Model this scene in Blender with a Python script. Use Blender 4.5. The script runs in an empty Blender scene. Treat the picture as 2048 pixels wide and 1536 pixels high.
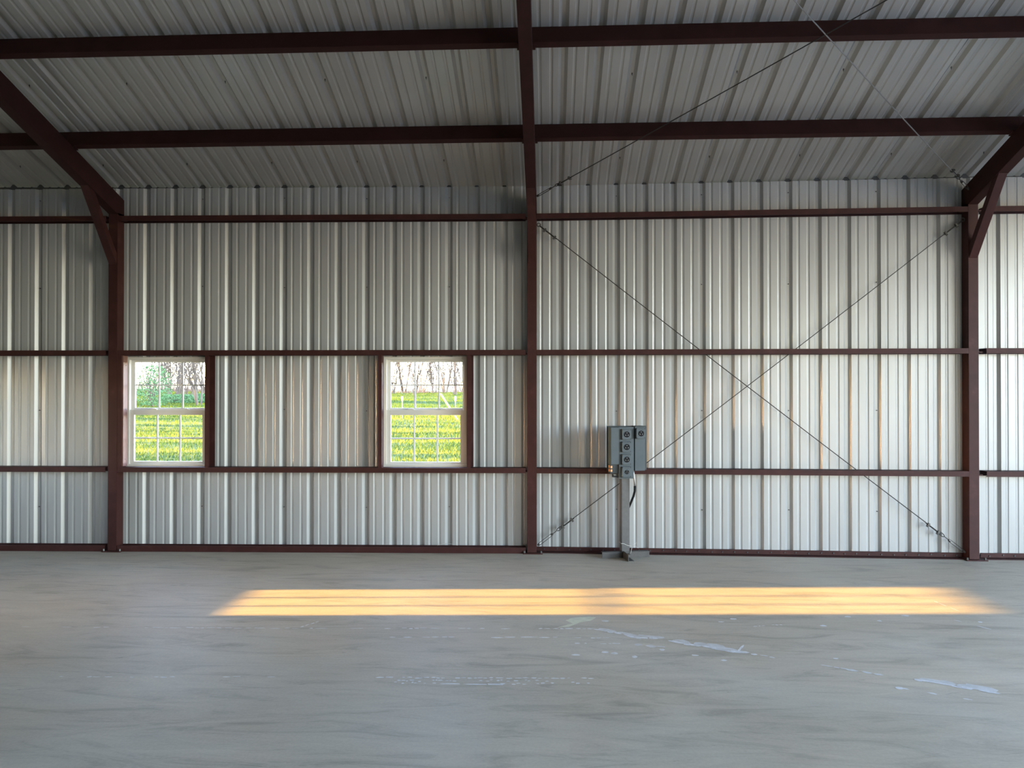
import bpy, bmesh, math, random
from mathutils import Vector, Matrix
random.seed(7)
R = math.radians
scn = bpy.context.scene
col = scn.collection

# ------------------------------------------------------------------ camera
cam_d = bpy.data.cameras.new('camera')
cam_d.sensor_width = 36.0
cam_d.sensor_fit = 'HORIZONTAL'
cam_d.lens = 1538.0 / 2048.0 * 36.0
cam_d.clip_start = 0.05
cam_d.clip_end = 1500
cam = bpy.data.objects.new('camera', cam_d)
col.objects.link(cam)
cam.location = (0.1832, -8.3013, 1.7672)
cam.rotation_euler = (R(90.39), 0, R(2.75))
scn.camera = cam

# ------------------------------------------------------------------ light
SUN_ELEV, SUN_SLOPE = 10.2, 0.058            # low evening sun from the left, a little to the front
sun_d = bpy.data.lights.new('sun', 'SUN')
sun_d.energy = 42.0
sun_d.color = (1.0, 0.55, 0.12)
sun_d.angle = R(0.53)
sun = bpy.data.objects.new('sun', sun_d)
col.objects.link(sun)
h = math.hypot(1, SUN_SLOPE)
SUN_DIR = Vector((1 / h * math.cos(R(SUN_ELEV)), SUN_SLOPE / h * math.cos(R(SUN_ELEV)), -math.sin(R(SUN_ELEV))))
sun.rotation_euler = SUN_DIR.to_track_quat('-Z', 'Y').to_euler()
sun.location = (-40, -5, 20)

world = bpy.data.worlds.new('sky')
scn.world = world
world.use_nodes = True
wn = world.node_tree
wn.nodes.clear()
sky = wn.nodes.new('ShaderNodeTexSky')
sky.sky_type = 'NISHITA'
sky.sun_disc = False
sky.sun_elevation = R(SUN_ELEV)
sky.sun_rotation = R(-93.3)
sky.air_density = 0.7
sky.dust_density = 0.5
sky.ozone_density = 1.0
bg = wn.nodes.new('ShaderNodeBackground')
bg.inputs['Strength'].default_value = 6.3
wo = wn.nodes.new('ShaderNodeOutputWorld')
wb = wn.nodes.new('ShaderNodeMix')           # white balance of the whole sky
wb.data_type, wb.blend_type = 'RGBA', 'MULTIPLY'
wb.inputs['Factor'].default_value = 1.0
wb.inputs['B'].default_value = (1.16, 1.0, .975, 1)
wn.links.new(sky.outputs[0], wb.inputs['A'])
wn.links.new(wb.outputs['Result'], bg.inputs['Color'])
wn.links.new(bg.outputs[0], wo.inputs['Surface'])

vs = scn.view_settings
scn.display_settings.display_device = 'sRGB'
vs.view_transform = 'Standard'
vs.look = 'None'
vs.gamma = 1.0
vs.exposure = 0.0
vs.use_curve_mapping = False
scn.cycles.max_bounces = 14
scn.cycles.diffuse_bounces = 8
scn.cycles.glossy_bounces = 6
scn.cycles.transparent_max_bounces = 16
scn.cycles.caustics_reflective = False
scn.cycles.caustics_refractive = False
scn.cycles.sample_clamp_indirect = 6.0

# building numbers (metres)
EAVE, PITCH = 4.015, 1 / 3.0                 # underside of the roof sheets at the back wall
RIDGE_T, FRONT_Y = 6.1, -12.2
X_LEFT, X_RIGHT = -7.75, 9.144
FD = 0.13                                    # depth of the framing in front of the back wall
R_DOOR = (-2.7, -9.2, 3.9)                  # open door in the right gable: y from, y to, height
F_DOOR = (5.0, 8.4, 3.2)                      # unseen open door added in the front wall for fill light: x from, x to, height


def portal(name, loc, rot, sx, sy):
    d = bpy.data.lights.new(name, 'AREA')
    d.shape = 'RECTANGLE'
    d.size, d.size_y = sx, sy
    d.cycles.is_portal = True
    o = bpy.data.objects.new(name, d)
    col.objects.link(o)
    o.location, o.rotation_euler = loc, rot


portal('portal_right', (X_RIGHT + .03, (R_DOOR[0] + R_DOOR[1]) / 2, R_DOOR[2] / 2), (0, R(90), 0), R_DOOR[2], R_DOOR[0] - R_DOOR[1])
portal('portal_front', ((F_DOOR[0] + F_DOOR[1]) / 2, FRONT_Y - .03, F_DOOR[2] / 2), (R(90), 0, 0), F_DOOR[1] - F_DOOR[0], F_DOOR[2])


def W(x):
    """line of the back wall (inside of the flat of the sheets); it is slightly out of line at the middle column"""
    if x < 0:
        return 0.11 * (1 + x / 4.572)
    return max(0.0, 0.11 * (1 - x / 4.572))


# ------------------------------------------------------------------ materials
def new_mat(name, color=(.5, .5, .5), rough=.5, metal=0.0, spec=.5):
    m = bpy.data.materials.new(name)
    m.use_nodes = True
    b = m.node_tree.nodes['Principled BSDF']
    b.inputs['Base Color'].default_value = (*color, 1)
    b.inputs['Roughness'].default_value = rough
    b.inputs['Metallic'].default_value = metal
    b.inputs['Specular IOR Level'].default_value = spec
    return m


def N(m, t, **kw):
    n = m.node_tree.nodes.new(t)
    for k, v in kw.items():
        setattr(n, k, v)
    return n


def noise_color(m, stops, scale=5.0, detail=6.0, rough=.6, stretch=(1, 1, 1), coord='Object', bump=0.0, bump_scale=None, dist=.01):
    """colour from one noise through a ramp, and a bump from another"""
    nt = m.node_tree
    b = nt.nodes['Principled BSDF']
    tc = N(m, 'ShaderNodeTexCoord')
    mp = N(m, 'ShaderNodeMapping')
    mp.inputs['Scale'].default_value = stretch
    nz = N(m, 'ShaderNodeTexNoise')
    nz.inputs['Scale'].default_value = scale
    nz.inputs['Detail'].default_value = detail
    nz.inputs['Roughness'].default_value = rough
    cr = N(m, 'ShaderNodeValToRGB')
    el = cr.color_ramp.elements
    while len(el) < len(stops):
        el.new(.5)
    for e, (p, c) in zip(el, stops):
        e.position, e.color = p, (*c, 1)
    L = nt.links.new
    L(tc.outputs[coord], mp.inputs[0])
    L(mp.outputs[0], nz.inputs['Vector'])
    L(nz.outputs['Fac'], cr.inputs[0])
    L(cr.outputs[0], b.inputs['Base Color'])
    if bump:
        n2 = N(m, 'ShaderNodeTexNoise')
        n2.inputs['Scale'].default_value = bump_scale or scale
        n2.inputs['Detail'].default_value = 3
        bp = N(m, 'ShaderNodeBump')
        bp.inputs['Strength'].default_value = bump
        bp.inputs['Distance'].default_value = dist
        L(mp.outputs[0], n2.inputs['Vector'])
        L(n2.outputs['Fac'], bp.inputs['Height'])
        L(bp.outputs[0], b.inputs['Normal'])
    return m


M = {}
M['sheet'] = noise_color(new_mat('galvanised sheet', rough=.35, metal=.12, spec=.4), [(.3, (.325, .325, .312)), (.7, (.385, .385, .37))],
                         scale=1.6, stretch=(1, 1, .35), bump=.12, bump_scale=.9, dist=.012)
M['roof'] = noise_color(new_mat('roof sheet', rough=.30, metal=.30, spec=.7), [(.3, (.37, .355, .325)), (.7, (.43, .415, .385))],
                        scale=1.6, stretch=(1, .4, 1), bump=.12, bump_scale=.9, dist=.012)
M['red'] = noise_color(new_mat('red oxide primer', rough=.6, spec=.22), [(.3, (.031, .0092, .0075)), (.55, (.043, .013, .0108)), (.8, (.066, .025, .022))],
                       scale=7, detail=8)
M['redroof'] = noise_color(new_mat('red oxide primer darkened for roof shade', rough=.65, spec=.15), [(.3, (.026, .0085, .007)), (.8, (.042, .0145, .012))], scale=6, detail=8)  # same primer made darker: overhead shade is put into the colour
M['wood'] = noise_color(new_mat('stained wood', rough=.55), [(.3, (.10, .042, .03)), (.7, (.21, .10, .075))], scale=9, detail=8, stretch=(6, 6, .6))
M['vinyl'] = new_mat('white vinyl', (.62, .59, .53), .4)
M['muntin'] = new_mat('white grille bar', (.60, .60, .60), .45)
M['greybox'] = noise_color(new_mat('grey enamel', rough=.5, spec=.25), [(.3, (.058, .075, .082)), (.7, (.074, .091, .099))], scale=6)
M['greydark'] = new_mat('dark grey enamel', (.036, .044, .046), .5, 0, .25)
M['black'] = new_mat('black plastic', (.010, .010, .011), .65, 0, .12)
M['slot'] = new_mat('pale contact', (.30, .30, .28), .4)
M['orange'] = new_mat('orange sticker', (.75, .36, .16), .6)
M['bracket'] = noise_color(new_mat('grey painted steel', rough=.5), [(.3, (.060, .056, .052)), (.7, (.086, .082, .077))], scale=14)
M['iron'] = noise_color(new_mat('weathered angle iron', rough=.6), [(.3, (.04, .035, .030)), (.6, (.07, .063, .055)), (.8, (.055, .032, .024))], scale=16)
M['cable'] = new_mat('steel cable', (.030, .028, .025), .6, .3)
M['palecable'] = new_mat('bright steel cable', (.26, .25, .235), .45, .5)
M['fitting'] = new_mat('galvanised fitting', (.085, .08, .072), .5, .5)
M['silver'] = new_mat('flexible metal conduit', (.55, .55, .55), .35, .8)
M['string'] = new_mat('pale wire', (.5, .48, .44), .6)
M['screw'] = new_mat('screw tip', (.06, .06, .06), .5, .5)
M['shade_strip'] = new_mat('dark trim', (.05, .05, .05), .7)  # dark colour stands in for the shade in the eave gap
M['paint'] = noise_color(new_mat('worn white paint', rough=.7), [(.35, (.56, .56, .55)), (.65, (.76, .76, .75))], scale=22, detail=6)
M['paint2'] = noise_color(new_mat('thin chalky paint', rough=.7), [(.35, (.52, .51, .485)), (.65, (.63, .62, .60))], scale=18, detail=6)
M['stain'] = noise_color(new_mat('pale yellowish stain', rough=.8), [(.35, (.56, .56, .42)), (.65, (.68, .68, .52))], scale=14)
M['bark'] = noise_color(new_mat('pale bark', rough=.9), [(.3, (.060, .042, .030)), (.7, (.12, .088, .064))], scale=3)
M['brush'] = noise_color(new_mat('dry brush twigs', rough=.9), [(.3, (.16, .10, .075)), (.7, (.26, .17, .12))], scale=3)
M['leaf'] = noise_color(new_mat('green leaves', rough=.7), [(.3, (.03, .075, .02)), (.7, (.07, .16, .04))], scale=2.5)
M['post'] = new_mat('pale fence post', (.20, .18, .12), .6)
M['yellow'] = new_mat('yellow plastic guard', (.30, .22, .06), .5)


def glass_mat():
    m = bpy.data.materials.new('window glass')
    m.use_nodes = True
    nt = m.node_tree
    nt.nodes.clear()
    o = N(m, 'ShaderNodeOutputMaterial')
    mx = N(m, 'ShaderNodeMixShader')
    t = N(m, 'ShaderNodeBsdfTransparent')
    t.inputs[0].default_value = (.96, .98, .96, 1)
    g = N(m, 'ShaderNodeBsdfGlossy')
    g.inputs['Roughness'].default_value = .01
    f = N(m, 'ShaderNodeFresnel')
    f.inputs[0].default_value = 1.45
    L = nt.links.new
    L(f.outputs[0], mx.inputs[0])
    L(t.outputs[0], mx.inputs[1])
    L(g.outputs[0], mx.inputs[2])
    L(mx.outputs[0], o.inputs[0])
    return m


M['glass'] = glass_mat()


def concrete():
    m = new_mat('concrete slab', rough=.62, spec=.35)
    nt = m.node_tree
    b = nt.nodes['Principled BSDF']
    L = nt.links.new
    tc = N(m, 'ShaderNodeTexCoord')

    def nz(scale, detail, rough, stretch, dist=0.0):
        mp = N(m, 'ShaderNodeMapping')
        mp.inputs['Scale'].default_value = stretch
        n = N(m, 'ShaderNodeTexNoise')
        n.inputs['Scale'].default_value = scale
        n.inputs['Detail'].default_value = detail
        n.inputs['Roughness'].default_value = rough
        n.inputs['Distortion'].default_value = dist
        L(tc.outputs['Object'], mp.inputs[0])
        L(mp.outputs[0], n.inputs['Vector'])
        return n

    def ramp(n, stops):
        cr = N(m, 'ShaderNodeValToRGB')
        el = cr.color_ramp.elements
        while len(el) < len(stops):
            el.new(.5)
        for e, (p, c) in zip(el, stops):
            e.position, e.color = p, ((*c, 1) if isinstance(c, tuple) else (c, c, c, 1))
        L(n.outputs['Fac'], cr.inputs[0])
        return cr

    def mul(a, bb, fac=1.0):
        x = N(m, 'ShaderNodeMix', data_type='RGBA', blend_type='MULTIPLY')
        x.inputs['Factor'].default_value = fac
        L(a, x.inputs['A'])
        L(bb, x.inputs['B'])
        return x.outputs['Result']
    big = ramp(nz(.55, 5, .55, (1, 1.3, 1), .4), [(.30, (.445, .395, .310)), (.52, (.50, .450, .360)), (.72, (.555, .505, .412))])
    hue = ramp(nz(.9, 4, .5, (1, 1.5, 1)), [(.35, (1.0, .975, .945)), (.65, (.97, .99, 1.0))])
    trowel = ramp(nz(2.6, 9, .68, (.55, 2.4, 1), 1.2), [(.30, .70), (.48, .98), (.70, 1.10)])
    scuff = ramp(nz(5.5, 8, .72, (.5, 3.2, 1), 2.0), [(.28, .5), (.37, 1.0)])
    fine = ramp(nz(60, 3, .6, (1, 1, 1)), [(.3, .94), (.7, 1.05)])
    c = mul(big.outputs[0], hue.outputs[0])
    c = mul(c, trowel.outputs[0])
    c = mul(c, scuff.outputs[0], .8)
    c = mul(c, fine.outputs[0])
    L(c, b.inputs['Base Color'])
    n2 = nz(3.0, 8, .65, (.6, 2.2, 1), 1.0)
    bp = N(m, 'ShaderNodeBump')
    bp.inputs['Strength'].default_value = .35
    bp.inputs['Distance'].default_value = .012
    L(n2.outputs['Fac'], bp.inputs['Height'])
    L(bp.outputs[0], b.inputs['Normal'])
    return m


M['concrete'] = concrete()
M['gravel'] = noise_color(new_mat('pale gravel', rough=.9, spec=.1), [(.3, (.46, .45, .42)), (.7, (.58, .57, .54))], scale=9, detail=8)
M['field'] = noise_color(new_mat('meadow soil and grass', rough=.9, spec=.1), [(.36, (.012, .036, .009)), (.5, (.036, .056, .008)), (.64, (.10, .09, .009))],
                         scale=.5, detail=8, stretch=(.14, 1.7, 1))  # stretched bands: sunlit yellow and shaded green streaks put into the colour
M['grass'] = noise_color(new_mat('grass blades', rough=.8, spec=.15), [(.38, (.017, .046, .010)), (.48, (.075, .105, .009)), (.58, (.185, .168, .010))], scale=.5, detail=6,
                         stretch=(.14, 1.7, 1))  # sunlit and shaded streaks are coloured into the blades as bands


# ------------------------------------------------------------------ geometry helpers
class MB:
    def __init__(s):
        s.v, s.f = [], []

    def poly(s, pts, faces):
        n = len(s.v)
        s.v += [tuple(p) for p in pts]
        s.f += [tuple(i + n for i in f) for f in faces]

    def box(s, x0, x1, y0, y1, z0, z1, mat=None):
        p = [Vector((x, y, z)) for z in (z0, z1) for y in (y0, y1) for x in (x0, x1)]
        if mat is not None:
            p = [mat @ q for q in p]
        s.poly(p, [(0, 2, 3, 1), (4, 5, 7, 6), (0, 1, 5, 4), (2, 6, 7, 3), (0, 4, 6, 2), (1, 3, 7, 5)])

    def prism(s, ring_a, ring_b):
        """closed solid between two equal rings of points"""
        n = len(ring_a)
        s.poly(list(ring_a) + list(ring_b), [tuple(range(n))[::-1], tuple(range(n, 2 * n))] +
               [(i, (i + 1) % n, n + (i + 1) % n, n + i) for i in range(n)])

    def tube(s, pts, rad, sides=6, caps=True):
        pts = [Vector(p) for p in pts]
        rads = rad if isinstance(rad, (list, tuple)) else [rad] * len(pts)
        n0 = len(s.v)
        for i, p in enumerate(pts):
            d = (pts[min(i + 1, len(pts) - 1)] - pts[max(i - 1, 0)]).normalized()
            u = d.orthogonal().normalized() if i == 0 else (u - d * u.dot(d)).normalized()
            w = d.cross(u)
            for k in range(sides):
                a = 2 * math.pi * k / sides
                s.v.append(tuple(p + (u * math.cos(a) + w * math.sin(a)) * rads[i]))
        for i in range(len(pts) - 1):
            for k in range(sides):
                a, b = n0 + i * sides + k, n0 + i * sides + (k + 1) % sides
                s.f.append((a, b, b + sides, a + sides))
        if caps:
            s.f.append(tuple(n0 + k for k in range(sides))[::-1])
            e = n0 + (len(pts) - 1) * sides
            s.f.append(tuple(e + k for k in range(sides)))

    def disc(s, c, axis, r0, r1, depth, sides=20):
        c, axis = Vector(c), Vector(axis).normalized()
        s.tube([c, c + axis * depth], [r0, r1], sides)

    def mesh(s, name, mat, bevel=0.0, smooth=False):
        me = bpy.data.meshes.new(name)
        me.from_pydata(s.v, [], s.f)
        me.materials.append(mat)
        bm = bmesh.new()
        bm.from_mesh(me)
        bmesh.ops.recalc_face_normals(bm, faces=bm.faces)
        if bevel:
            ed = [e for e in bm.edges if len(e.link_faces) == 2 and e.calc_face_angle(0) > .5]
            bmesh.ops.bevel(bm, geom=ed, offset=bevel, segments=2, affect='EDGES', profile=.7)
        bm.to_mesh(me)
        bm.free()
        if smooth:
            for p in me.polygons:
                p.use_smooth = True
        return me

    def build(s, name, mat, parent=None, bevel=0.0, smooth=False):
        o = bpy.data.objects.new(name, s.mesh(name, mat, bevel, smooth))
        col.objects.link(o)
        if parent is not None:
            o.parent = parent
        return o


def empty(name, loc=(0, 0, 0), rz=0.0):
    o = bpy.data.objects.new(name, None)
    o.empty_display_size = .1
    col.objects.link(o)
    o.location = loc
    o.rotation_euler = (0, 0, rz)
    return o


def tag(o, label=None, cat=None, group=None, kind=None):
    if label:
        o['label'] = label
    if cat:
        o['category'] = cat
    if group:
        o['group'] = group
    if kind:
        o['kind'] = kind
    return o


def inst(me, name, parent, loc=(0, 0, 0), rot=(0, 0, 0)):
    o = bpy.data.objects.new(name, me)
    col.objects.link(o)
    o.parent = parent
    o.location, o.rotation_euler = loc, rot
    return o


# ------------------------------------------------------------------ floor
fl = MB()
fl.box(X_LEFT - .06, X_RIGHT + .06, FRONT_Y - .06, .16, -.2, 0)
floor = fl.build('floor', M['concrete'])
tag(floor, kind='structure')

# ------------------------------------------------------------------ ribbed sheets
P = 0.3048


def rib_profile(x0, x1, extra=()):
    """breakpoints (x, depth) of the ribbed sheet between x0 and x1; ribs on multiples of P"""
    base = [(-.041, 0), (-.0145, .030), (.0145, .030), (.041, 0),
            (.0846, 0), (.0956, .0055), (.1076, .0055), (.1186, 0), (.1862, 0), (.1972, .0055), (.2092, .0055), (.2202, 0)]
    pts = []
    for k in range(int(math.floor(x0 / P)) - 1, int(math.ceil(x1 / P)) + 2):
        pts += [(k * P + x, d) for x, d in base]
    pts.sort()

    def depth(x):
        for (a, da), (b, db) in zip(pts, pts[1:]):
            if a <= x <= b:
                return da + (db - da) * (x - a) / (b - a) if b > a else da
        return 0
    xs = sorted(set([x0, x1] + [x for x, _ in pts if x0 < x < x1] + [e for e in extra if x0 < e < x1]))
    return [(x, depth(x)) for x in xs]


WIN = [(-4.485, -3.573), (-1.629, -0.717)]   # back wall windows, outer frame
WZ0, WZ1 = 0.900, 2.124
HOLES = [(a + .012, b - .012) for a, b in WIN]

wall_back = tag(empty('wall_back'), kind='structure')
k0, k1 = math.floor(X_LEFT / .9144), math.ceil(X_RIGHT / .9144)
for k in range(k0, k1):
    xa, xb = k * .9144 - .036, (k + 1) * .9144 + .030
    xa, xb = max(xa, X_LEFT), min(xb, X_RIGHT)
    holes = [hh for hh in HOLES if hh[1] > xa and hh[0] < xb]
    pr = rib_profile(xa, xb, [e for hh in holes for e in hh])
    mb = MB()

    def pt(x, d, z):
        if x < k * .9144 + .041:
            d += .0040                        # the lap: this edge lies behind its neighbour
        return (x, W(x) + d, z)
    for (a, da), (b, db) in zip(pr, pr[1:]):
        mid = (a + b) / 2
        spans = [(.035, EAVE - .020)]
        if any(hh[0] < mid < hh[1] for hh in holes):
            spans = [(.035, WZ0 + .012), (WZ1 - .012, EAVE - .020)]
        for z0, z1 in spans:
            mb.poly([pt(a, da, z0), pt(b, db, z0), pt(b, db, z1), pt(a, da, z1)], [(0, 1, 2, 3)])
    mb.build('wall_panel', M['sheet'], wall_back)

sc = MB()
sc.tube([(0, .002, 0), (0, -.010, 0), (0, -.022, -.001)], [.006, .0045, .001], 6)
screw_me = sc.mesh('screw', M['screw'])
for k in range(k0 + 1, k1):
    for z in (.470, 1.535, 2.901, 3.876):
        x = k * .9144
        if any(a < x < b for a, b in WIN) and WZ0 < z < WZ1:
            continue
        inst(screw_me, 'screw', wall_back, (x + .004, W(x) + .030, z + random.uniform(-.01, .01)))

# roof sheets: x along the wall, t up the slope (t = -y)
SL = math.hypot(1, PITCH)
NRM = (PITCH / SL, 1 / SL)                   # outward normal in (y, z): y part towards the back


def roof_pt(x, t, d):
    return (x, -t + NRM[0] * d, EAVE + .010 + t * PITCH + NRM[1] * d)


ceiling = tag(empty('ceiling'), kind='structure')
for k in range(k0, k1):
    xa, xb = k * .9144 - .030, (k + 1) * .9144 + .036
    xa, xb = max(xa, X_LEFT - .05), min(xb, X_RIGHT + .05)
    pr = rib_profile(xa, xb)
    mb = MB()
    ts = (-.32, RIDGE_T)
    for (a, da), (b, db) in zip(pr, pr[1:]):
        la = .0040 if a > (k + 1) * .9144 - .041 else 0
        lb = .0040 if b > (k + 1) * .9144 - .041 else 0
        mb.poly([roof_pt(a, ts[0], da + la), roof_pt(b, ts[0], db + lb), roof_pt(b, ts[1], db + lb), roof_pt(a, ts[1], da + la)], [(0, 1, 2, 3)])
    mb.build('roof_panel', M['roof'], ceiling)
mb = MB()
mb.tube([(0, 0, .002), (0, .001, -.010), (.002, .006, -.022)], [.006, .0045, .001], 6)
rscrew = mb.mesh('screw', M['screw'])
for k in range(k0 + 1, k1):
    for t in (.335, 1.505, 2.66):
        p = roof_pt(k * .9144 + .002, t, .030)
        inst(rscrew, 'screw', ceiling, p)
# front slope, behind the camera
mb = MB()
ridge_z = EAVE + RIDGE_T * PITCH
mb.poly([(X_LEFT - .05, -RIDGE_T, ridge_z), (X_RIGHT + .05, -RIDGE_T, ridge_z), (X_RIGHT + .05, FRONT_Y - .3, EAVE - .1), (X_LEFT - .05, FRONT_Y - .3, EAVE - .1),
         (X_LEFT - .05, -RIDGE_T, ridge_z + .04), (X_RIGHT + .05, -RIDGE_T, ridge_z + .04), (X_RIGHT + .05, FRONT_Y - .3, EAVE - .06), (X_LEFT - .05, FRONT_Y - .3, EAVE - .06)],
        [(0, 1, 2, 3), (4, 5, 6, 7), (0, 1, 5, 4), (1, 2, 6, 5), (2, 3, 7, 6), (3, 0, 4, 7)])
mb.build('front_roof_slope', M['roof'], ceiling)
# dark strips added outside the back wall, standing in for eave shade, keep the daylight out of the rib ends
mb = MB()
for a, b in ((X_LEFT, -.0), (0., 4.572), (4.572, X_RIGHT)):
    ya, yb = W(a) + .034, W(b) + .034
    for z0, z1 in ((3.93, EAVE + .10), (-.02, .10)):
        mb.prism([(a, ya, z0), (b, yb, z0), (b, yb, z1), (a, ya, z1)], [(a, ya + .02, z0), (b, yb + .02, z0), (b, yb + .02, z1), (a, ya + .02, z1)])
tag(mb.build('shade_strip_1', M['shade_strip']), kind='structure')


# gable and front walls (outside the picture)
def roofline(y):
    t = -y
    return EAVE + (t if t <= RIDGE_T else 2 * RIDGE_T - t) * PITCH


def gable_piece(mb, x0, x1, ya, yb, z0, z1=None):
    """wall slab between two y values (ya > yb), from z0 to z1 or to the roof"""
    if z1 is not None:
        ring = [(ya, z0), (yb, z0), (yb, z1), (ya, z1)]
    else:
        ring = [(ya, z0), (yb, z0), (yb, roofline(yb))]
        if ya > -RIDGE_T > yb:
            ring.append((-RIDGE_T, roofline(-RIDGE_T)))
        ring.append((ya, roofline(ya)))
    mb.prism([(x0, y, z) for y, z in ring], [(x1, y, z) for y, z in ring])


mb = MB()
gable_piece(mb, X_RIGHT, X_RIGHT + .05, .03, R_DOOR[0], 0)
gable_piece(mb, X_RIGHT, X_RIGHT + .05, R_DOOR[0], R_DOOR[1], R_DOOR[2])
gable_piece(mb, X_RIGHT, X_RIGHT + .05, R_DOOR[1], FRONT_Y, 0)
tag(mb.build('wall_right', M['sheet']), kind='structure')
LWC = -2.33                                  # centre of the left gable window
mb = MB()
gable_piece(mb, X_LEFT - .05, X_LEFT, .0, LWC + .44, 0)
gable_piece(mb, X_LEFT - .05, X_LEFT, LWC + .44, LWC - .44, 0, WZ0 + .015)
gable_piece(mb, X_LEFT - .05, X_LEFT, LWC + .44, LWC - .44, WZ1 - .015)
gable_piece(mb, X_LEFT - .05, X_LEFT, LWC - .44, FRONT_Y, 0)
tag(mb.build('wall_left', M['sheet']), kind='structure')
mb = MB()
mb.box(X_LEFT, F_DOOR[0], FRONT_Y - .05, FRONT_Y, 0, EAVE)
mb.box(F_DOOR[0], F_DOOR[1], FRONT_Y - .05, FRONT_Y, F_DOOR[2], EAVE)
mb.box(F_DOOR[1], X_RIGHT, FRONT_Y - .05, FRONT_Y, 0, EAVE)
tag(mb.build('wall_front', M['sheet']), kind='structure')


# ------------------------------------------------------------------ windows (local: x right, y outward, z up; origin at lower left of the frame)
def make_window(name, loc, rz, plain=False):
    w = tag(empty(name, loc, rz), kind='structure')
    FW, FH = .912, WZ1 - WZ0
    f = MB()
    j = .030
    f.box(0, j, -.006, .075, 0, FH)
    f.box(FW - j, FW, -.006, .075, 0, FH)
    f.box(j, FW - j, -.006, .075, FH - .030, FH)
    f.box(j, FW - j, -.004, .075, 0, .028)
    f.build('frame', M['vinyl'], w, .002)
    s = MB()
    s.box(-.012, FW + .012, -.024, .0, 0, .042)
    s.build('sill', M['vinyl'], w, .003)

    def sash(nm, x0, x1, z0, z1, gx0, gx1, gz0, gz1, y0, y1, label):
        sm = MB()
        sm.box(x0, gx0, y0, y1, z0, z1)
        sm.box(gx1, x1, y0, y1, z0, z1)
        sm.box(gx0, gx1, y0, y1, z0, gz0)
        sm.box(gx0, gx1, y0, y1, gz1, z1)
        so = sm.build(nm, M['vinyl'], w, .002)
        ym = (y0 + y1) / 2
        xs = [gx0 + (gx1 - gx0) * i / 3 for i in range(4)]
        zs = [gz0 + (gz1 - gz0) * i / 2 for i in range(3)]
        for x in xs[1:3]:
            b = MB()
            mw = .013 if plain else .008
            b.box(x - mw, x + mw, ym - .006, ym + .006, gz0, gz1)
            b.build('muntin', M['muntin'], so)
        if not plain:
            b = MB()
            b.box(gx0, gx1, ym - .0055, ym + .0055, zs[1] - .008, zs[1] + .008)
            b.build('muntin', M['muntin'], so)
        for i in range(3):
            for k in range(2):
                g = MB()
                g.poly([(xs[i], ym + .008, zs[k]), (xs[i + 1], ym + .008, zs[k]), (xs[i + 1], ym + .008, zs[k + 1]), (xs[i], ym + .008, zs[k + 1])], [(0, 1, 2, 3)])
                g.build('pane', M['glass'], so)
        return so
    sash('upper_sash', .030, FW - .030, .612 if plain else .635, FH - .028, .070, .864, .628 if plain else .660, 1.166, .040, .070, 'upper sash')
    lo = sash('lower_sash', .030, FW - .030, .028, .628 if plain else .640, .076, .842, .070, .612 if plain else .582, .008, .038, 'lower sash')
    for x in (.30, .66):
        la = MB()
        la.box(x - .035, x + .035, -.004, .012, .640, .650)
        la.box(x - .012, x + .022, -.010, .004, .648, .658)
        la.build('sash_latch', M['vinyl'], lo, .002)
    return w


for i, (a, b) in enumerate(WIN):
    ang = math.atan2(W(b) - W(a), b - a)
    make_window('window_%d' % (i + 1), (a, W(a) + .0, WZ0), ang)
make_window('window_3', (X_LEFT - .005, LWC - .456, WZ0), R(90), True)

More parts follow.
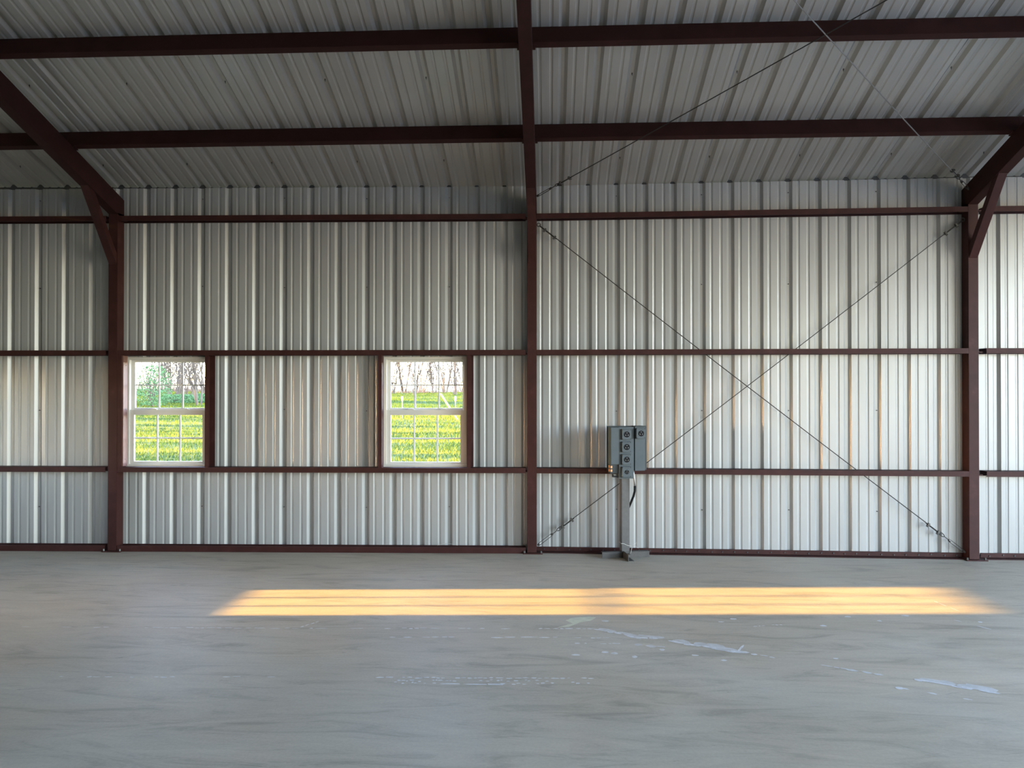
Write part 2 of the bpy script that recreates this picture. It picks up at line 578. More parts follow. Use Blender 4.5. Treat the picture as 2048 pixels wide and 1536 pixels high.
# ------------------------------------------------------------------ steel frame
COLX = (-4.572, 0.0, 4.572)
WHERE = {-4.572: 'left', 0.0: 'middle', 4.572: 'right'}
CWID = .1016
for X in COLX:
    y0 = W(X) - FD
    c = empty('steel_column', (X, y0 + FD / 2, 0))
    nm = WHERE[X]
    tag(c, {'left': 'dark red steel column left of the first window', 'middle': 'dark red steel column in the middle, between the second window and the grey outlet stand',
            'right': 'dark red steel column at the far right of the crossed cables'}[nm], 'column', kind='thing')
    b = MB()
    b.box(-CWID / 2, CWID / 2, -FD / 2, FD / 2, .010, 3.70)
    b.build('post', M['red'], c, .004)
    b = MB()
    b.box(-.095, .115, -FD / 2 - .045, FD / 2 - .01, 0, .010)
    b.build('base_plate', M['red'], c, .002)
    for sx in (-.082, .098):
        b = MB()
        b.disc((sx, -FD / 2 - .02, .010), (0, 0, 1), .012, .010, .022, 6)
        b.build('anchor_bolt', M['fitting'], c)
    # clips that carry the girts
    for z in (.918, 2.192, 3.662):
        for sx in (-1, 1):
            b = MB()
            xa, xb = sorted((sx * CWID / 2, sx * (CWID / 2 + .05)))
            b.box(xa, xb, -.045, .045, z - .046, z - .034)
            b.build('girt_clip', M['red'], c)
    # rafter: box beam under the purlins
    r = empty('rafter_beam', (X, 0, 0))
    tag(r, {'left': 'dark red sloping rafter over the left column', 'middle': 'dark red rafter running straight overhead from the middle column',
            'right': 'dark red sloping rafter over the right column, beside the roof cable'}[nm], 'rafter', kind='thing')
    b = MB()
    top, dp = EAVE - .155, .222

    def ring(x):
        ts = (-W(X), RIDGE_T)
        return [(x, -t, top + t * PITCH - dd) for t, dd in ((ts[0], 0), (ts[1], 0), (ts[1], dp), (ts[0], dp))]
    b.prism(ring(-CWID / 2), ring(CWID / 2))
    b.build('beam', M['redroof'], r, .004)
    for t in (2.115, .945):
        b = MB()
        z = top + t * PITCH
        b.prism([(sx, -t + dy, z + dz) for sx, dy, dz in ((-.075, -.0, 0), (.075, -.0, 0), (.075, .07, -.022), (-.075, .07, -.022))],
                [(sx, -t + dy, z + dz - .008) for sx, dy, dz in ((-.075, -.0, 0), (.075, -.0, 0), (.075, .07, -.022), (-.075, .07, -.022))])
        b.build('purlin_cleat', M['redroof'], r)
    # knee brace
    kb = empty('knee_brace', (X, 0, 0))
    tag(kb, 'dark red diagonal knee brace between the %s column and its rafter' % nm, 'brace', kind='thing')
    b = MB()
    yb = -y0
    bw = .043
    fr = [(yb - .012, 3.115 - .0), (yb + .53, 3.865)]
    dx, dz = fr[1][0] - fr[0][0], fr[1][1] - fr[0][1]
    ln = math.hypot(dx, dz)
    ox, oz = -dz / ln * .075, dx / ln * .075
    # ends cut along the column face and the underside of the rafter
    zb = 3.115 + .118
    rb = lambda t: top - dp + t * PITCH
    q0, q1 = (yb, 3.125), (yb, 3.125 + .125)
    s = dz / dx
    t0 = (3.125 - s * yb - (top - dp)) / (PITCH - s)
    t1 = (3.25 - s * yb - (top - dp)) / (PITCH - s)
    ringk = lambda x: [(x, -q0[0], q0[1]), (x, -t0, rb(t0)), (x, -t1, rb(t1)), (x, -q1[0], q1[1])]
    b.prism(ringk(-bw), ringk(bw))
    b.build('brace_tube', M['red'], kb, .003)

# girts: channels laid flat between the columns, and the base channel
BAYS = [('outer left', X_LEFT + .0, -4.655, 'left of the left column'), ('left', -4.520, -.072, 'between the left and middle columns'),
        ('right', .052, 4.525, 'between the middle and right columns'), ('outer right', 4.700, X_RIGHT, 'right of the right column')]
ROWS = [('lower', .918, 'at sill height'), ('middle', 2.192, 'at window head height'), ('upper', 3.662, 'near the eave')]


def along(x0, x1):
    """matrix that lays a piece running in +x on the bay between two x values"""
    p, q = Vector((x0, W(x0), 0)), Vector((x1, W(x1), 0))
    return p, (q - p).length, math.atan2(q.y - p.y, q.x - p.x)


for bn, x0, x1, where in BAYS:
    for rn, z, ht in ROWS:
        p, ln, a = along(x0, x1)
        g = empty('wall_girt', p, a)
        tag(g, 'dark red steel wall girt %s, %s' % (ht, where), 'girt', kind='thing')
        b = MB()
        y0 = -FD
        b.box(0, ln, y0, -.002, z - .003, z)
        b.box(0, ln, y0, y0 + .003, z - .055, z - .003)
        b.box(0, ln, -.005, -.002, z - .055, z - .003)
        b.build('channel', M['red'], g)
        b = MB()
        b.box(0, ln, y0 + .003, y0 + .018, z - .055, z - .052)
        b.box(0, ln, -.020, -.005, z - .055, z - .052)
        b.build('lips', M['red'], g)
    xa = x0 if bn != 'left' else x0 + .0
    p, ln, a = along(xa, x1)
    g = empty('base_channel', p, a)
    b = MB()
    if bn in ('outer left', 'left'):
        tag(g, 'dark red base channel on the floor %s' % where, 'channel', kind='thing')
        y0 = -FD - .004
        b.box(0, ln, y0, -.002, 0, .004)
        b.box(0, ln, y0, y0 + .004, .004, .064)
        b.box(0, ln, -.006, -.002, .004, .060)
        b.box(0, ln, y0 + .004, y0 + .02, .060, .064)
        b.build('channel', M['red'], g)
    else:
        tag(g, 'dark red bolted base angle on the floor %s' % where, 'angle', kind='thing')
        b.box(0, ln, -.105, -.002, 0, .006)
        b.box(0, ln, -.010, -.002, .006, .052)
        b.build('angle', M['red'], g)
        bt = MB()
        bt.disc((0, 0, 0), (0, -1, 0), .008, .007, .008, 6)
        bme = bt.mesh('bolt', M['screw'])
        n = int(ln / .127)
        for i in range(n):
            inst(bme, 'bolt', g, (.09 + i * .127 + random.uniform(-.012, .012), -.010, .026 + random.uniform(-.006, .006)))

# roof purlins (web square to the slope, lower flange turned towards the wall)
tx, tz = -1 / SL, PITCH / SL                 # up the slope in (y, z)
dx_, dz_ = -NRM[0], -NRM[1]                  # down from the sheet
for t_w, pn in ((2.067, 'upper roof purlin'), (.897, 'lower roof purlin')):
    oy, oz = -t_w, EAVE + .009 + t_w * PITCH
    for bn, x0, x1, where in (('a', X_LEFT, -4.572, 'left of the left rafter'), ('b', -4.572, 0, 'between the left and middle rafters'),
                              ('c', 0, 4.572, 'between the middle and right rafters'), ('d', 4.572, X_RIGHT, 'right of the right rafter')):
        g = empty('roof_purlin', ((x0 + x1) / 2, oy, oz))
        tag(g, 'dark red %s %s' % (pn, where), 'purlin', kind='thing')
        hl = (x1 - x0) / 2 - .001

        def rect(a0, a1, b0, b1, mbx):
            # a: along the slope (up positive), b: down from the sheet
            rg = lambda x: [(x, tx * a + dx_ * bb, tz * a + dz_ * bb) for a, bb in ((a0, b0), (a1, b0), (a1, b1), (a0, b1))]
            mbx.prism(rg(-hl), rg(hl))
        b = MB()
        rect(-.003, 0, .001, .1515, b)
        b.build('web', M['redroof'], g)
        b = MB()
        rect(-.063, 0, .1515, .1545, b)
        rect(-.063, -.060, .137, .1515, b)
        b.build('lower_flange', M['redroof'], g)
        b = MB()
        rect(-.063, -.003, .001, .004, b)
        b.build('upper_flange', M['redroof'], g)

# jambs that carry the windows
for i, (a, b_) in enumerate(WIN):
    for side, (xa, xb), lab in (('left', (a - .040, a + .002), 'left side of the %s window'), ('right', (b_ + .013, b_ + .055), 'right side of the %s window')):
        p, ln, ang = along(xa, xb)
        g = empty('window_jamb', p, ang)
        tag(g, 'dark red upright steel jamb on the ' + lab % ('first' if i == 0 else 'second'), 'jamb', kind='thing')
        z0, z1 = .919, 2.136
        m = MB()
        yf = -FD + .002
        m.box(0, ln, yf, yf + .003, z0, z1)
        if side == 'left':
            m.box(ln - .003, ln, yf + .003, -.026, z0, z1)
        else:
            m.box(0, .003, yf + .003, -.004, z0, z1)
            m.box(.003, .062, -.007, -.004, z0, z1)
        m.build('channel', M['red'], g)
p, ln, ang = along(WIN[0][0] + .003, WIN[0][0] + .02)
g = empty('jamb_board', p, ang)
tag(g, 'reddish brown wooden board on the inner left side of the first window', 'board')
m = MB()
m.box(0, .018, -FD + .014, -.028, .925, 2.135)
m.build('board', M['wood'], g, .002)
m = MB()
for z in (1.0, 1.55, 2.03):
    m.disc((.018, -.07 + random.uniform(-.01, .01), z), (1, 0, 0), .007, .006, .002, 8)
m.build('nail_heads', M['screw'], g)

# ------------------------------------------------------------------ bracing cables
def cable_brace(label, pa, pb, fit_a, fit_b, up=(0, -1, 0), mat='cable'):
    """cable from pa to pb. fit_a / fit_b describe the end: 'clamps' or 'turnbuckle'"""
    pa, pb = Vector(pa), Vector(pb)
    g = empty('brace_cable', pa)
    tag(g, label, 'cable', kind='thing')
    d = (pb - pa)
    ln = d.length
    d.normalize()
    o = Vector((0, 0, 0))
    side = d.cross(Vector(up)).normalized()
    upv = Vector(up)
    ends = [(o, d, fit_a), (o + d * ln, -d, fit_b)]
    start = []
    for e, dd, kind in ends:
        if kind == 'turnbuckle':
            tb = MB()                        # two rods between two bosses, with eye ends
            for s in (-1, 1):
                tb.tube([e + dd * .02 + side * s * .012, e + dd * .20 + side * s * .012], .0035, 6)
            tb.tube([e + dd * .005, e + dd * .03], .012, 8)
            tb.tube([e + dd * .19, e + dd * .215], .012, 8)
            tb.tube([e + dd * .20, e + dd * .265], .005, 6)
            tb.build('turnbuckle', M['fitting'], g)
            lp = MB()                        # cable loop round a thimble
            q = e + dd * .27
            pts = [q + dd * (.035 - .035 * math.cos(a)) + side * .014 * math.sin(a) for a in [i * math.pi / 8 for i in range(17)]]
            lp.tube(pts, .0045, 6)
            lp.build('thimble', M['cable'], g)
            tail = MB()
            tail.tube([e + dd * .33 + side * .008, e + dd * .50 + side * .008], .0035, 6)
            tail.build('cable_tail', M['cable'], g)
            at = (.345, .47)
            start.append(e + dd * .30)
        else:
            ey = MB()
            pts = [e + dd * (.022 - .018 * math.cos(a)) + side * .018 * math.sin(a) for a in [i * math.pi / 8 for i in range(17)]]
            ey.tube(pts, .0055, 6)
            ey.build('eye_bolt', M['fitting'], g)
            at = (.11, .245) if kind == 'clamps' else (.06, .19)
            tail = MB()
            tail.tube([e + dd * .035 + side * .008, e + dd * .27 + side * .008], .0035, 6)
            tail.build('cable_tail', M['cable'], g)
            start.append(e + dd * .03)
        for s in at:
            cl = MB()                        # wire rope clip: saddle and two nuts
            c = e + dd * s
            fr = Matrix((( *dd, ), ( *side, ), ( *upv, ))).transposed().to_4x4()
            fr.translation = c
            cl.box(-.010, .010, -.014, .018, -.012, .010, fr)
            for k in (-.006, .006):
                cl.tube([c + dd * k + side * .012, c + dd * k + side * .030], .006, 6)
            cl.tube([c + side * .002 + upv * .008, c + side * .002 + upv * .016], .011, 6)
            cl.build('clamp', M['fitting'], g)
    mid = (start[0] + start[1]) / 2 - Vector((0, 0, .012))
    cb = MB()
    cb.tube([start[0] * (1 - u) + start[1] * u - Vector((0, 0, .014 * 4 * u * (1 - u))) for u in [i / 16 for i in range(17)]], .0048, 6)
    cb.build('cable', M[mat], g)
    return g


YO = -.065
cable_brace('dark cable from upper left to lower right across the wall beside the outlet stand',
            (.056, W(.056) + YO, 3.567), (4.515, W(4.515) + YO, .064), 'clamps', 'turnbuckle')
cable_brace('dark cable from lower left to upper right across the wall, passing behind the outlet stand',
            (.056, W(.056) + YO, .072), (4.520, W(4.52) + YO, 3.552), 'turnbuckle', 'clamps')
zc = 3.78
cr = lambda x, t: (x, -t, zc + t * PITCH)
un = (0, -NRM[0], -NRM[1])
cable_brace('dark roof cable rising to the right from the top of the middle column', cr(.056, .125), cr(4.516, 4.30), 'turnbuckle', 'clamps', un)
cable_brace('pale roof cable rising to the left from the top of the right column', cr(4.516, .155), cr(.056, 4.42), 'turnbuckle', 'clamps', un, 'palecable')

# ------------------------------------------------------------------ outlet pedestal
ped = empty('outlet_stand', (.98, -.125, 0), R(11))
tag(ped, 'grey steel stand carrying a cluster of round power outlets in front of the wall', 'outlet stand')
b = MB()
b.box(-.043, .043, -.043, .043, .008, 1.34)
b.build('post', M['bracket'], ped, .004)
b = MB()                                      # cross foot of angle iron
b.box(-.255, .255, -.049, -.043, 0, .062)
b.box(-.255, .255, -.043, .006, .056, .062)
b.build('foot', M['iron'], ped)
b = MB()
b.box(-.030, -.024, -.235, -.049, 0, .070)
b.box(-.024, .032, -.235, -.049, .0, .006)
b.box(-.024, .030, -.12, -.049, .040, .046)
b.build('foot', M['iron'], ped)
b = MB()
b.box(-.205, .222, -.060, -.043, .918, 1.383)
b.build('back_plate', M['greydark'], ped, .003)
b = MB()
b.box(-.197, -.108, -.172, -.060, .990, 1.374)
bx = b.build('left_box', M['greybox'], ped, .004)
b = MB()
b.box(-.196, -.110, -.178, -.172, .995, 1.366)
b.build('cover', M['greybox'], bx, .002)
b = MB()
b.box(-.193, -.110, -.140, -.060, .895, .990)
lb = b.build('junction_box', M['greydark'], ped, .004)
b = MB()
for z in (.913, .950):
    for y in (-.128, -.098):
        b.box(-.1945, -.193, y, y + .022, z, z + .026)
for z in (.913, .950):
    b.box(-.190, -.172, -.1415, -.140, z, z + .024)
b.build('orange_stickers', M['orange'], lb)
b = MB()
b.box(-.155, -.085, -.120, -.060, .852, .862)
b.box(-.155, -.149, -.120, -.060, .862, .880)
b.build('bracket', M['greydark'], ped, .002)
b = MB()
b.box(-.106, .052, -.165, -.060, .842, 1.376)
mbx = b.build('main_box', M['greybox'], ped, .004)
b = MB()
b.box(-.090, .036, -.170, -.165, .852, .858)
b.build('lower_lip', M['greydark'], mbx)
b = MB()
b.box(.060, .168, -.172, -.060, .922, 1.376)
rbx = b.build('right_box', M['greybox'], ped, .004)
b = MB()
b.box(.060, .168, -.185, -.060, 1.376, 1.386)
b.build('drip_lid', M['greydark'], rbx, .002)


def receptacle(x, z, r, parent_y):
    pl = MB()
    pl.box(x - .048, x + .048, parent_y - .036, parent_y, z - .054, z + .054)
    po = pl.build('outlet', M['greybox'], ped, .003)
    f = MB()
    f.disc((x + .002, parent_y - .036, z), (0, -1, 0), r, r, .004, 24)
    f.build('socket', M['black'], po)
    s = MB()
    for a in (90, 210, 330):
        ca, sa = math.cos(R(a)), math.sin(R(a))
        m = Matrix.Translation((x + .002 + ca * r * .5, parent_y - .0405, z + sa * r * .5)) @ Matrix.Rotation(R(-a), 4, 'Y')
        s.box(-r * .08, r * .08, -.001, .001, -r * .14, r * .14, m)
    s.build('contacts', M['slot'], po)
    t = MB()
    t.box(x - .026, x + .026, parent_y - .0375, parent_y - .036, z + .040, z + .045)
    t.build('embossed_bar', M['greydark'], po)
    k = MB()
    for sx in (-.041, .041):
        for sz in (-.046, .046):
            k.disc((x + sx, parent_y - .036, z + sz), (0, -1, 0), .004, .003, .002, 8)
    k.build('cover_screws', M['black'], po)


for z, r in ((1.302, .031), (1.172, .031), (1.043, .030), (.914, .022)):
    receptacle(-.036, z, r, -.165)
receptacle(.114, 1.311, .030, -.172)
b = MB()
cp = [(.062, -.10, .925), (.068, -.098, .88), (.080, -.09, .82), (.088, -.08, .755)]
b.tube(cp, .011, 8)
b.build('metal_conduit', M['silver'], ped, smooth=True)
b = MB()
b.tube([(.088, -.08, .757), (.090, -.072, .70), (.080, -.06, .645), (.060, -.045, .585), (.045, -.03, .54), (.045, .02, .50)], .0125, 8)
b.build('black_cable', M['black'], ped, smooth=True)
b = MB()
pts = []
for i in range(25):
    u = i / 24 * 4
    k, fr = int(u) % 4, u - int(u)
    cs = [(-.049, -.049), (.049, -.049), (.049, .049), (-.049, .049), (-.049, -.049)]
    x = cs[k][0] * (1 - fr) + cs[k + 1][0] * fr
    y = cs[k][1] * (1 - fr) + cs[k + 1][1] * fr
    pts.append((x, y, .150 - .028 * (x + .049) / .098 + .004 * math.sin(i)))
b.tube(pts, .003, 5)
b.tube([(.050, -.049, .122), (.062, -.060, .105), (.056, -.062, .085), (.048, -.058, .045)], .0028, 5)
b.tube([(.050, -.049, .122), (.085, -.060, .140), (.115, -.055, .155)], .0018, 5)
b.tube([(.050, -.049, .122), (.10, -.07, .118), (.13, -.065, .10)], .0018, 5)
b.build('tie_wire', M['string'], ped)

# a scrap of wire lying on the base channel under the second window
b = MB()
b.tube([(-1.03 + i * .02, .06 - .02, .064 + .018 * math.sin(math.pi * i / 11) + .004) for i in range(12)], .002, 5)
o = b.build('wire_scrap', M['string'])
tag(o, 'thin bent scrap of wire lying on the base channel under the second window', 'wire')

# ------------------------------------------------------------------ marks of old paint on the slab (flat, part of the floor)
def blob(mb, x, y, rx, ry, rot=0.0, n=9, z=.0012):
    pts = []
    for i in range(n):
        a = 2 * math.pi * i / n
        k = random.uniform(.7, 1.15)
        px, py = math.cos(a) * rx * k, math.sin(a) * ry * k
        pts.append((x + px * math.cos(rot) - py * math.sin(rot), y + px * math.sin(rot) + py * math.cos(rot), z))
    mb.poly(pts, [tuple(range(n))])


def dashes(name, pts, mat, fill, lo, hi, w, jit=.006):
    """broken line along a polyline"""
    mb = MB()
    for (xa, ya), (xb, yb) in zip(pts, pts[1:]):
        L_ = math.hypot(xb - xa, yb - ya)
        a = math.atan2(yb - ya, xb - xa)
        s = 0.0
        while s < L_:
            d = random.uniform(lo, hi)
            if random.random() < fill:
                c = min(s + d / 2, L_)
                blob(mb, xa + math.cos(a) * c, ya + math.sin(a) * c + random.uniform(-jit, jit), d / 2, w * random.uniform(.5, 1.2), a, 8, .0010 + random.random() * .0004)
            s += d * random.uniform(.95, 1.3)
    o = mb.build(name, mat, floor)
    return o


dashes('paint_line', [(-3.82, -2.745), (-2.66, -2.725)], M['paint'], .35, .03, .10, .007)
dashes('paint_line', [(-2.66, -2.72), (-1.65, -2.69), (-1.14, -2.67)], M['paint'], .8, .03, .12, .008)
dashes('paint_line', [(-1.03, -2.66), (-.14, -2.62)], M['paint'], .65, .03, .09, .009, .012)
dashes('paint_line', [(.06, -2.61), (.38, -2.60), (.49, -2.60)], M['paint'], .95, .03, .09, .011)
dashes('paint_line', [(-1.66, -2.67), (-1.57, -2.51)], M['paint'], 1, .03, .06, .010)
dashes('paint_line', [(-1.34, -2.87), (-.34, -2.83)], M['paint'], .3, .03, .07, .008)
dashes('paint_line', [(-.24, -2.83), (.14, -2.81)], M['paint'], .95, .08, .15, .012)
dashes('paint_line', [(.14, -2.81), (.60, -2.80)], M['paint'], .4, .03, .06, .010)
dashes('paint_line', [(.36, -2.93), (.66, -2.92)], M['paint'], .7, .02, .05, .012)
for nm, pl, w in (('paint_streak', [(.5, -2.6), (.65, -2.67), (.78, -2.77), (.92, -2.80)], .022), ('paint_streak', [(1.02, -2.84), (1.14, -2.91), (1.29, -2.97), (1.39, -3.04), (1.47, -3.05)], .024),
                  ('paint_streak', [(1.45, -3.05), (1.50, -2.96)], .014), ('paint_streak', [(2.4, -3.5), (2.48, -3.53), (2.62, -3.61), (2.8, -3.69)], .022)):
    dashes(nm, pl, M['paint'], .92, .05, .14, w, .010)
    dashes('paint_haze', [(x + .03, y + .018) for x, y in pl], M['paint2'], .8, .08, .2, w * 1.9, .02)
dashes('paint_streak', [(1.53, -3.08), (1.65, -3.14)], M['paint'], 1, .04, .06, .016)
dashes('paint_streak', [(1.92, -3.27), (2.05, -3.34), (2.22, -3.42)], M['paint'], .75, .04, .08, .017)
dashes('paint_streak', [(.68, -2.92), (.95, -2.97)], M['paint2'], .8, .05, .1, .03)
dashes('paint_line', [(-2.99, -3.7), (-2.48, -3.69), (-1.5, -3.64)], M['paint'], .4, .02, .07, .007)
dashes('paint_line', [(-.88, -3.62), (-.51, -3.61), (.02, -3.59), (.45, -3.57)], M['paint'], .75, .02, .06, .010)
dashes('paint_line', [(-.74, -3.665), (.20, -3.625)], M['paint'], .6, .015, .035, .010, .014)
dashes('paint_line', [(-.78, -3.70), (-.5, -3.69)], M['paint'], .5, .015, .03, .010, .012)
dashes('paint_line', [(-.14, -3.695), (.42, -3.64)], M['paint'], .55, .015, .035, .010, .012)
dashes('paint_line', [(-.48, -3.705), (-.14, -3.695)], M['paint'], 1, .08, .16, .014, .003)
dashes('paint_line', [(2.20, -3.60), (2.62, -3.82)], M['paint'], .35, .03, .06, .012)
dashes('paint_line', [(1.70, -2.48), (1.95, -2.42)], M['paint'], .5, .02, .05, .010)
dashes('paint_line', [(3.39, -1.72), (3.44, -1.99)], M['paint'], .8, .05, .12, .008)
dashes('paint_line', [(3.28, -2.25), (3.42, -2.45)], M['paint'], .9, .05, .12, .008)
mb = MB()
for x, y in [(.61, -2.4), (1.49, -2.38), (.95, -3.03), (1.15, -3.13), (1.32, -3.22), (.36, -3.16), (.56, -3.1), (2.23, -2.44), (2.96, -2.15), (3.45, -2.29), (2.25, -3.64), (2.06, -3.15),
             (.62, -3.12), (.75, -3.18), (2.5, -2.2), (2.7, -2.3), (1.6, -2.3)]:
    blob(mb, x, y, random.uniform(.015, .03), random.uniform(.012, .024))
mb.build('paint_spots', M['paint'], floor)
mb = MB()
for p in ([(.31, -2.40), (.36, -2.33), (.49, -2.29), (.55, -2.31), (.50, -2.40), (.42, -2.44), (.36, -2.47)], [(.36, -2.47), (.42, -2.44), (.33, -2.56), (.24, -2.58)]):
    mb.poly([(x, y, .0008) for x, y in p], [tuple(range(len(p)))])
mb.build('pale_stain', M['stain'], floor)

# ------------------------------------------------------------------ outside: field, trees, posts
def sstep(a, b, x):
    u = max(0, min(1, (x - a) / (b - a)))
    return u * u * (3 - 2 * u)


def ground_z(x, y):
    z = -.18 + 1.45 * sstep(10, 110, y)
    z += .5 * sstep(-38, -60, x) * sstep(45, 80, y)
    z += .06 * math.sin(x * .31 + y * .11) * sstep(6, 20, y) + .05 * math.sin(y * .43 + x * .07) * sstep(6, 20, y)
    return z


xs = [-160 + i * 4 for i in range(81)]
ys = [-60 + i * 3 for i in range(75)]
mb = MB()
for y in ys:
    for x in xs:
        mb.v.append((x, y, ground_z(x, y)))
nx = len(xs)
for j in range(len(ys) - 1):
    for i in range(nx - 1):
        a = j * nx + i
        mb.f.append((a, a + 1, a + 1 + nx, a + nx))
fieldo = mb.build('field', M['field'], smooth=True)
tag(fieldo, kind='structure')

yd = MB()  # unseen gravel ground added to bounce neutral daylight through the doors
yd.box(X_RIGHT + .06, 34, -26, 5, -.25, -.09)
yd.box(-14, X_RIGHT + .06, -30, FRONT_Y - .06, -.25, -.09)
bounce_yard = yd.build('bounce_yard', M['gravel'])
tag(bounce_yard, kind='structure')

# grass: upright tufts in the strip of meadow that the two windows look on to
mb = MB()
CX, CY = cam.location.x, cam.location.y
for _ in range(34000):
    d = 11 + 95 * random.random() ** 1.5
    pick = random.random()
    if pick < .25:
        sl = random.uniform(-.85, .05)
    elif pick < .625:
        sl = random.uniform(-.57, -.43)
    else:
        sl = random.uniform(-.24, -.085)
    x, y = CX + sl * d, CY + d
    if y < 2:
        continue
    z = ground_z(x, y)
    s = .7 + d / 70
    for _b in range(3):
        bx, by = x + random.uniform(-.2, .2) * s, y + random.uniform(-.2, .2) * s
        a = random.uniform(0, 6.28)
        w, hh = .016 * s, random.uniform(.04, .13) * (.5 + .5 * s)
        lx, ly = random.uniform(-.09, .09), random.uniform(-.04, .04)
        n = len(mb.v)
        mb.v += [(bx - math.cos(a) * w, by - math.sin(a) * w, z - .02), (bx + math.cos(a) * w, by + math.sin(a) * w, z - .02), (bx + lx, by + ly, z + hh)]
        mb.f.append((n, n + 1, n + 2))
me = bpy.data.meshes.new('meadow_grass')
me.from_pydata(mb.v, [], mb.f)
me.materials.append(M['grass'])
go = bpy.data.objects.new('meadow_grass', me)
col.objects.link(go)
tag(go, 'tall yellow green grass of the meadow beyond the windows', 'grass', kind='stuff')


def grow(mb_t, mb_b, base, direction, length, rad, level, rng):
    p = Vector(base)
    d = Vector(direction).normalized()
    n = 4
    pts, rr = [p.copy()], [rad]
    for i in range(n):
        d = (d + Vector((rng.uniform(-.14, .14), rng.uniform(-.14, .14), rng.uniform(-.02, .12)))).normalized()
        p = p + d * length / n
        pts.append(p.copy())
        rr.append(max(.019, rad * (1 - .16 * (i + 1))))
    (mb_t if level == 0 else mb_b).tube(pts, rr, 5 if level < 2 else 3, False)
    if level >= 3:
        return
    for i in range({0: 7, 1: 4, 2: 2}[level]):
        k = rng.randint(1, n)
        a = rng.uniform(0, 6.283)
        up = rng.uniform(.6, 1.6)
        nd = (Vector((math.cos(a), math.sin(a), up)) + d * .6).normalized()
        grow(mb_t, mb_b, pts[k], nd, length * rng.uniform(.3, .55), rr[k] * rng.uniform(.45, .6), level + 1, rng)


TREES = []
for sd in range(4):
    rng = random.Random(30 + sd)
    t_, b_ = MB(), MB()
    for k in range(6):
        a = rng.uniform(0, 6.28)
        sp = rng.uniform(.05, .42)
        grow(t_, b_, (math.cos(a) * .2, math.sin(a) * .2, -.1), (math.cos(a) * sp, math.sin(a) * sp, 1), rng.uniform(4.5, 6.5), rng.uniform(.05, .11), 0, rng)
    TREES.append((t_.mesh('trunk', M['bark']), b_.mesh('branches', M['bark'])))


ORD = ['leftmost', 'second', 'third', 'fourth', 'fifth', 'sixth', 'seventh', 'eighth', 'ninth', 'rightmost']


def tree(d, sl, sc, v, label, group):
    x, y = CX + sl * d, CY + d
    t = empty('bare_tree', (x, y, ground_z(x, y)), random.uniform(0, 6.28))
    t.scale = (sc, sc, sc)
    tag(t, label, 'tree', group)
    inst(TREES[v % 4][0], 'trunk', t)
    inst(TREES[v % 4][1], 'branches', t)


T1 = sorted([(72, -.530, 0.91), (95, -.515, 1.00), (66, -.500, 0.91), (90, -.49, 1.05), (74, -.480, 0.86), (62, -.464, 0.96), (70, -.452, 0.91)], key=lambda q: q[1])
for i, (d, sl, sc) in enumerate(T1):
    o = 'rightmost' if i == len(T1) - 1 else ORD[i]
    tree(d, sl, sc, i, 'bare pale tree seen through the first window, %s of those from left to right' % o, 'bare trees seen through the first window')
T2 = sorted([(100, -.205, 0.96), (112, -.190, 1.10), (98, -.176, 0.86), (116, -.165, 1.06), (104, -.150, 0.96), (110, -.136, 1.15), (96, -.122, 0.96), (118, -.112, 1.15)], key=lambda q: q[1])
for i, (d, sl, sc) in enumerate(T2):
    o = 'rightmost' if i == len(T2) - 1 else ORD[i]
    tree(d, sl, sc, i + 1, 'bare tree seen through the second window, %s of those from left to right' % o, 'bare trees seen through the second window')


def leafy(name, loc, hx, hz, n, leaf, label, cat, group=None, rngs=3):
    rng = random.Random(rngs)
    g = empty(name, loc)
    tag(g, label, cat, group)
    s = MB()
    for _ in range(7):
        a = rng.uniform(0, 6.28)
        s.tube([(0, 0, -.1), (math.cos(a) * hx * .3, math.sin(a) * hx * .3, hz * .5), (math.cos(a) * hx * .6, math.sin(a) * hx * .6, hz * .85)], [.05, .035, .012], 4, False)
    s.build('stems', M['bark'], g)
    f = MB()
    for _ in range(n):
        a, u = rng.uniform(0, 6.28), rng.random()
        rr = hx * math.sqrt(rng.random()) * math.sin(math.pi * (.12 + .8 * u)) ** .6
        c = Vector((math.cos(a) * rr, math.sin(a) * rr, hz * (.05 + .95 * u)))
        e1 = Vector((rng.uniform(-1, 1), rng.uniform(-1, 1), rng.uniform(-1, 1))).normalized() * leaf
        e2 = e1.orthogonal().normalized() * leaf * .6
        k = len(f.v)
        f.v += [tuple(c - e1), tuple(c + e2), tuple(c + e1), tuple(c - e2)]
        f.f.append((k, k + 1, k + 2, k + 3))
    me = bpy.data.meshes.new('foliage')
    me.from_pydata(f.v, [], f.f)
    me.materials.append(M['leaf'])
    fo = bpy.data.objects.new('foliage', me)
    col.objects.link(fo)
    fo.parent = g
    fo['kind'] = 'stuff'


for i, (d, sl, hx, hz, lab) in enumerate([(58, -.527, 1.5, 3.2, 'bushy green shrub at the left edge of the first window view'), (66, -.492, 2.0, .8, 'low green thicket between bare trunks in the first window view'),
                                          (68, -.455, 1.8, .9, 'low green thicket at the right edge of the first window view')]):
    x, y = CX + sl * d, CY + d
    leafy('green_shrub', (x, y, ground_z(x, y)), hx, hz, 2600, .065, lab, 'shrub', None, i)
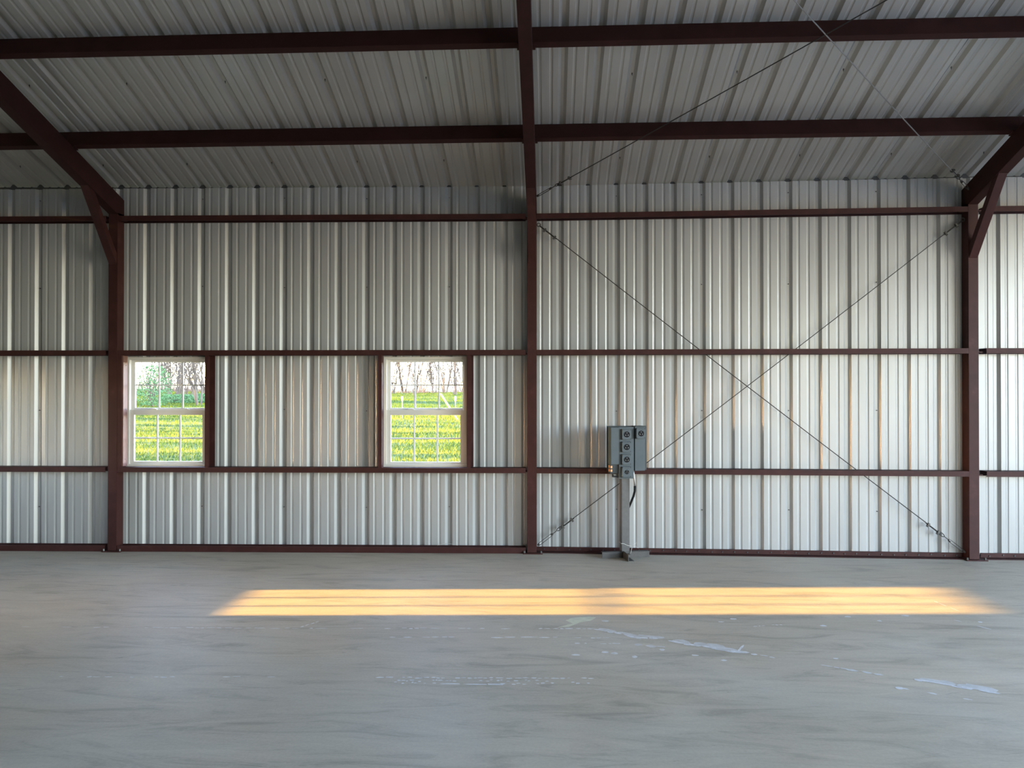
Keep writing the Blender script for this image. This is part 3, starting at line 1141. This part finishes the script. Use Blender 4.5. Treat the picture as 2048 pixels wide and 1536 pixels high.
# unseen tree row added to the west to throw the long evening shadows over the far half of the field
WEST = [(-62, 40, 3.5, 12), (-66, 47, 4, 13), (-63, 54, 4, 13), (-70, 62, 5, 14), (-72, 71, 5, 14), (-76, 81, 6, 15), (-80, 92, 6, 15)]
for i, (x, y, hx, hz) in enumerate(WEST):
    leafy('shadow_tree', (x, y, ground_z(x, y)), hx, hz, 1500, .55, '%s unseen leafy tree of the shadow-casting row west of the field, counted from the building' % ORD[i].replace('leftmost', 'first'), 'tree', None, 10 + i)
for i, (x, y, hx, hz, o) in enumerate([(-44, 28.5, .6, 7.5, 'nearer'), (-40, 21.5, .35, 6.5, 'nearest'), (-47, 33.5, .5, 7.5, 'farther')]):  # unseen slim trees added to cast narrow shadow streaks on the field
    leafy('shadow_sapling', (x, y, ground_z(x, y)), hx, hz, 500, .22, 'unseen slim leafy sapling casting a shadow streak, west of the field, the one %s to the building' % o, 'sapling', None, 30 + i)
# brush along the field edge
BR = MB()
rng = random.Random(5)
for _ in range(260):
    x, y = rng.uniform(-4.5, 4.5), rng.uniform(-1, 1)
    hh = rng.uniform(.5, 2.6) * rng.uniform(.5, 1)
    BR.tube([(x, y, -.1), (x + rng.uniform(-.2, .2), y, hh * .5), (x + rng.uniform(-.6, .6), y + rng.uniform(-.3, .3), hh)], [.03, .025, .016], 3, False)
br_me = BR.mesh('brush', M['brush'])
for i, (d, sl, lab) in enumerate([(112, -.205, 'low brown brush at the left of the field edge in the second window'), (114, -.135, 'low brown brush at the right of the field edge in the second window'),
                                  (100, -.525, 'low brown brush behind the trees at the left of the first window'), (102, -.458, 'low brown brush behind the trees at the right of the first window')]):
    x, y = CX + sl * d, CY + d
    o = bpy.data.objects.new('brush_thicket', br_me)
    col.objects.link(o)
    o.location = (x, y, ground_z(x, y))
    o.rotation_euler = (0, 0, R(6 * (i % 2)))
    tag(o, lab, 'brush', 'brush along the field edge', kind='stuff')

for d, sl, lab in ((42, -.192, 'slim pale fence post in the field, left in the second window'), (42.5, -.122, 'slim pale fence post in the field, right in the second window')):
    x, y = CX + sl * d, CY + d
    g = empty('fence_post', (x, y, ground_z(x, y)))
    tag(g, lab, 'post')
    b = MB()
    b.box(-.02, .02, -.02, .02, -.1, .95)
    b.build('stake', M['post'], g)
    b = MB()
    b.tube([(0, 0, .92), (0, 0, 1.0), (0, 0, 1.18), (0, 0, 1.26)], [.025, .05, .06, .035], 8)
    b.build('cap', M['post'], g)
d = 41
x, y = CX + (-.118) * d, CY + d
g = empty('guy_guard', (x, y, ground_z(x, y)))
tag(g, 'yellow sloping guy wire guard in the field seen through the second window', 'guard')
b = MB()
b.tube([(0, 0, -.05), (-.98, .1, 1.42)], .055, 8)
b.build('sleeve', M['yellow'], g)
b = MB()
b.tube([(-.98, .1, 1.42), (-3.6, .37, 5.4)], .008, 5)
b.build('guy_wire', M['cable'], g)
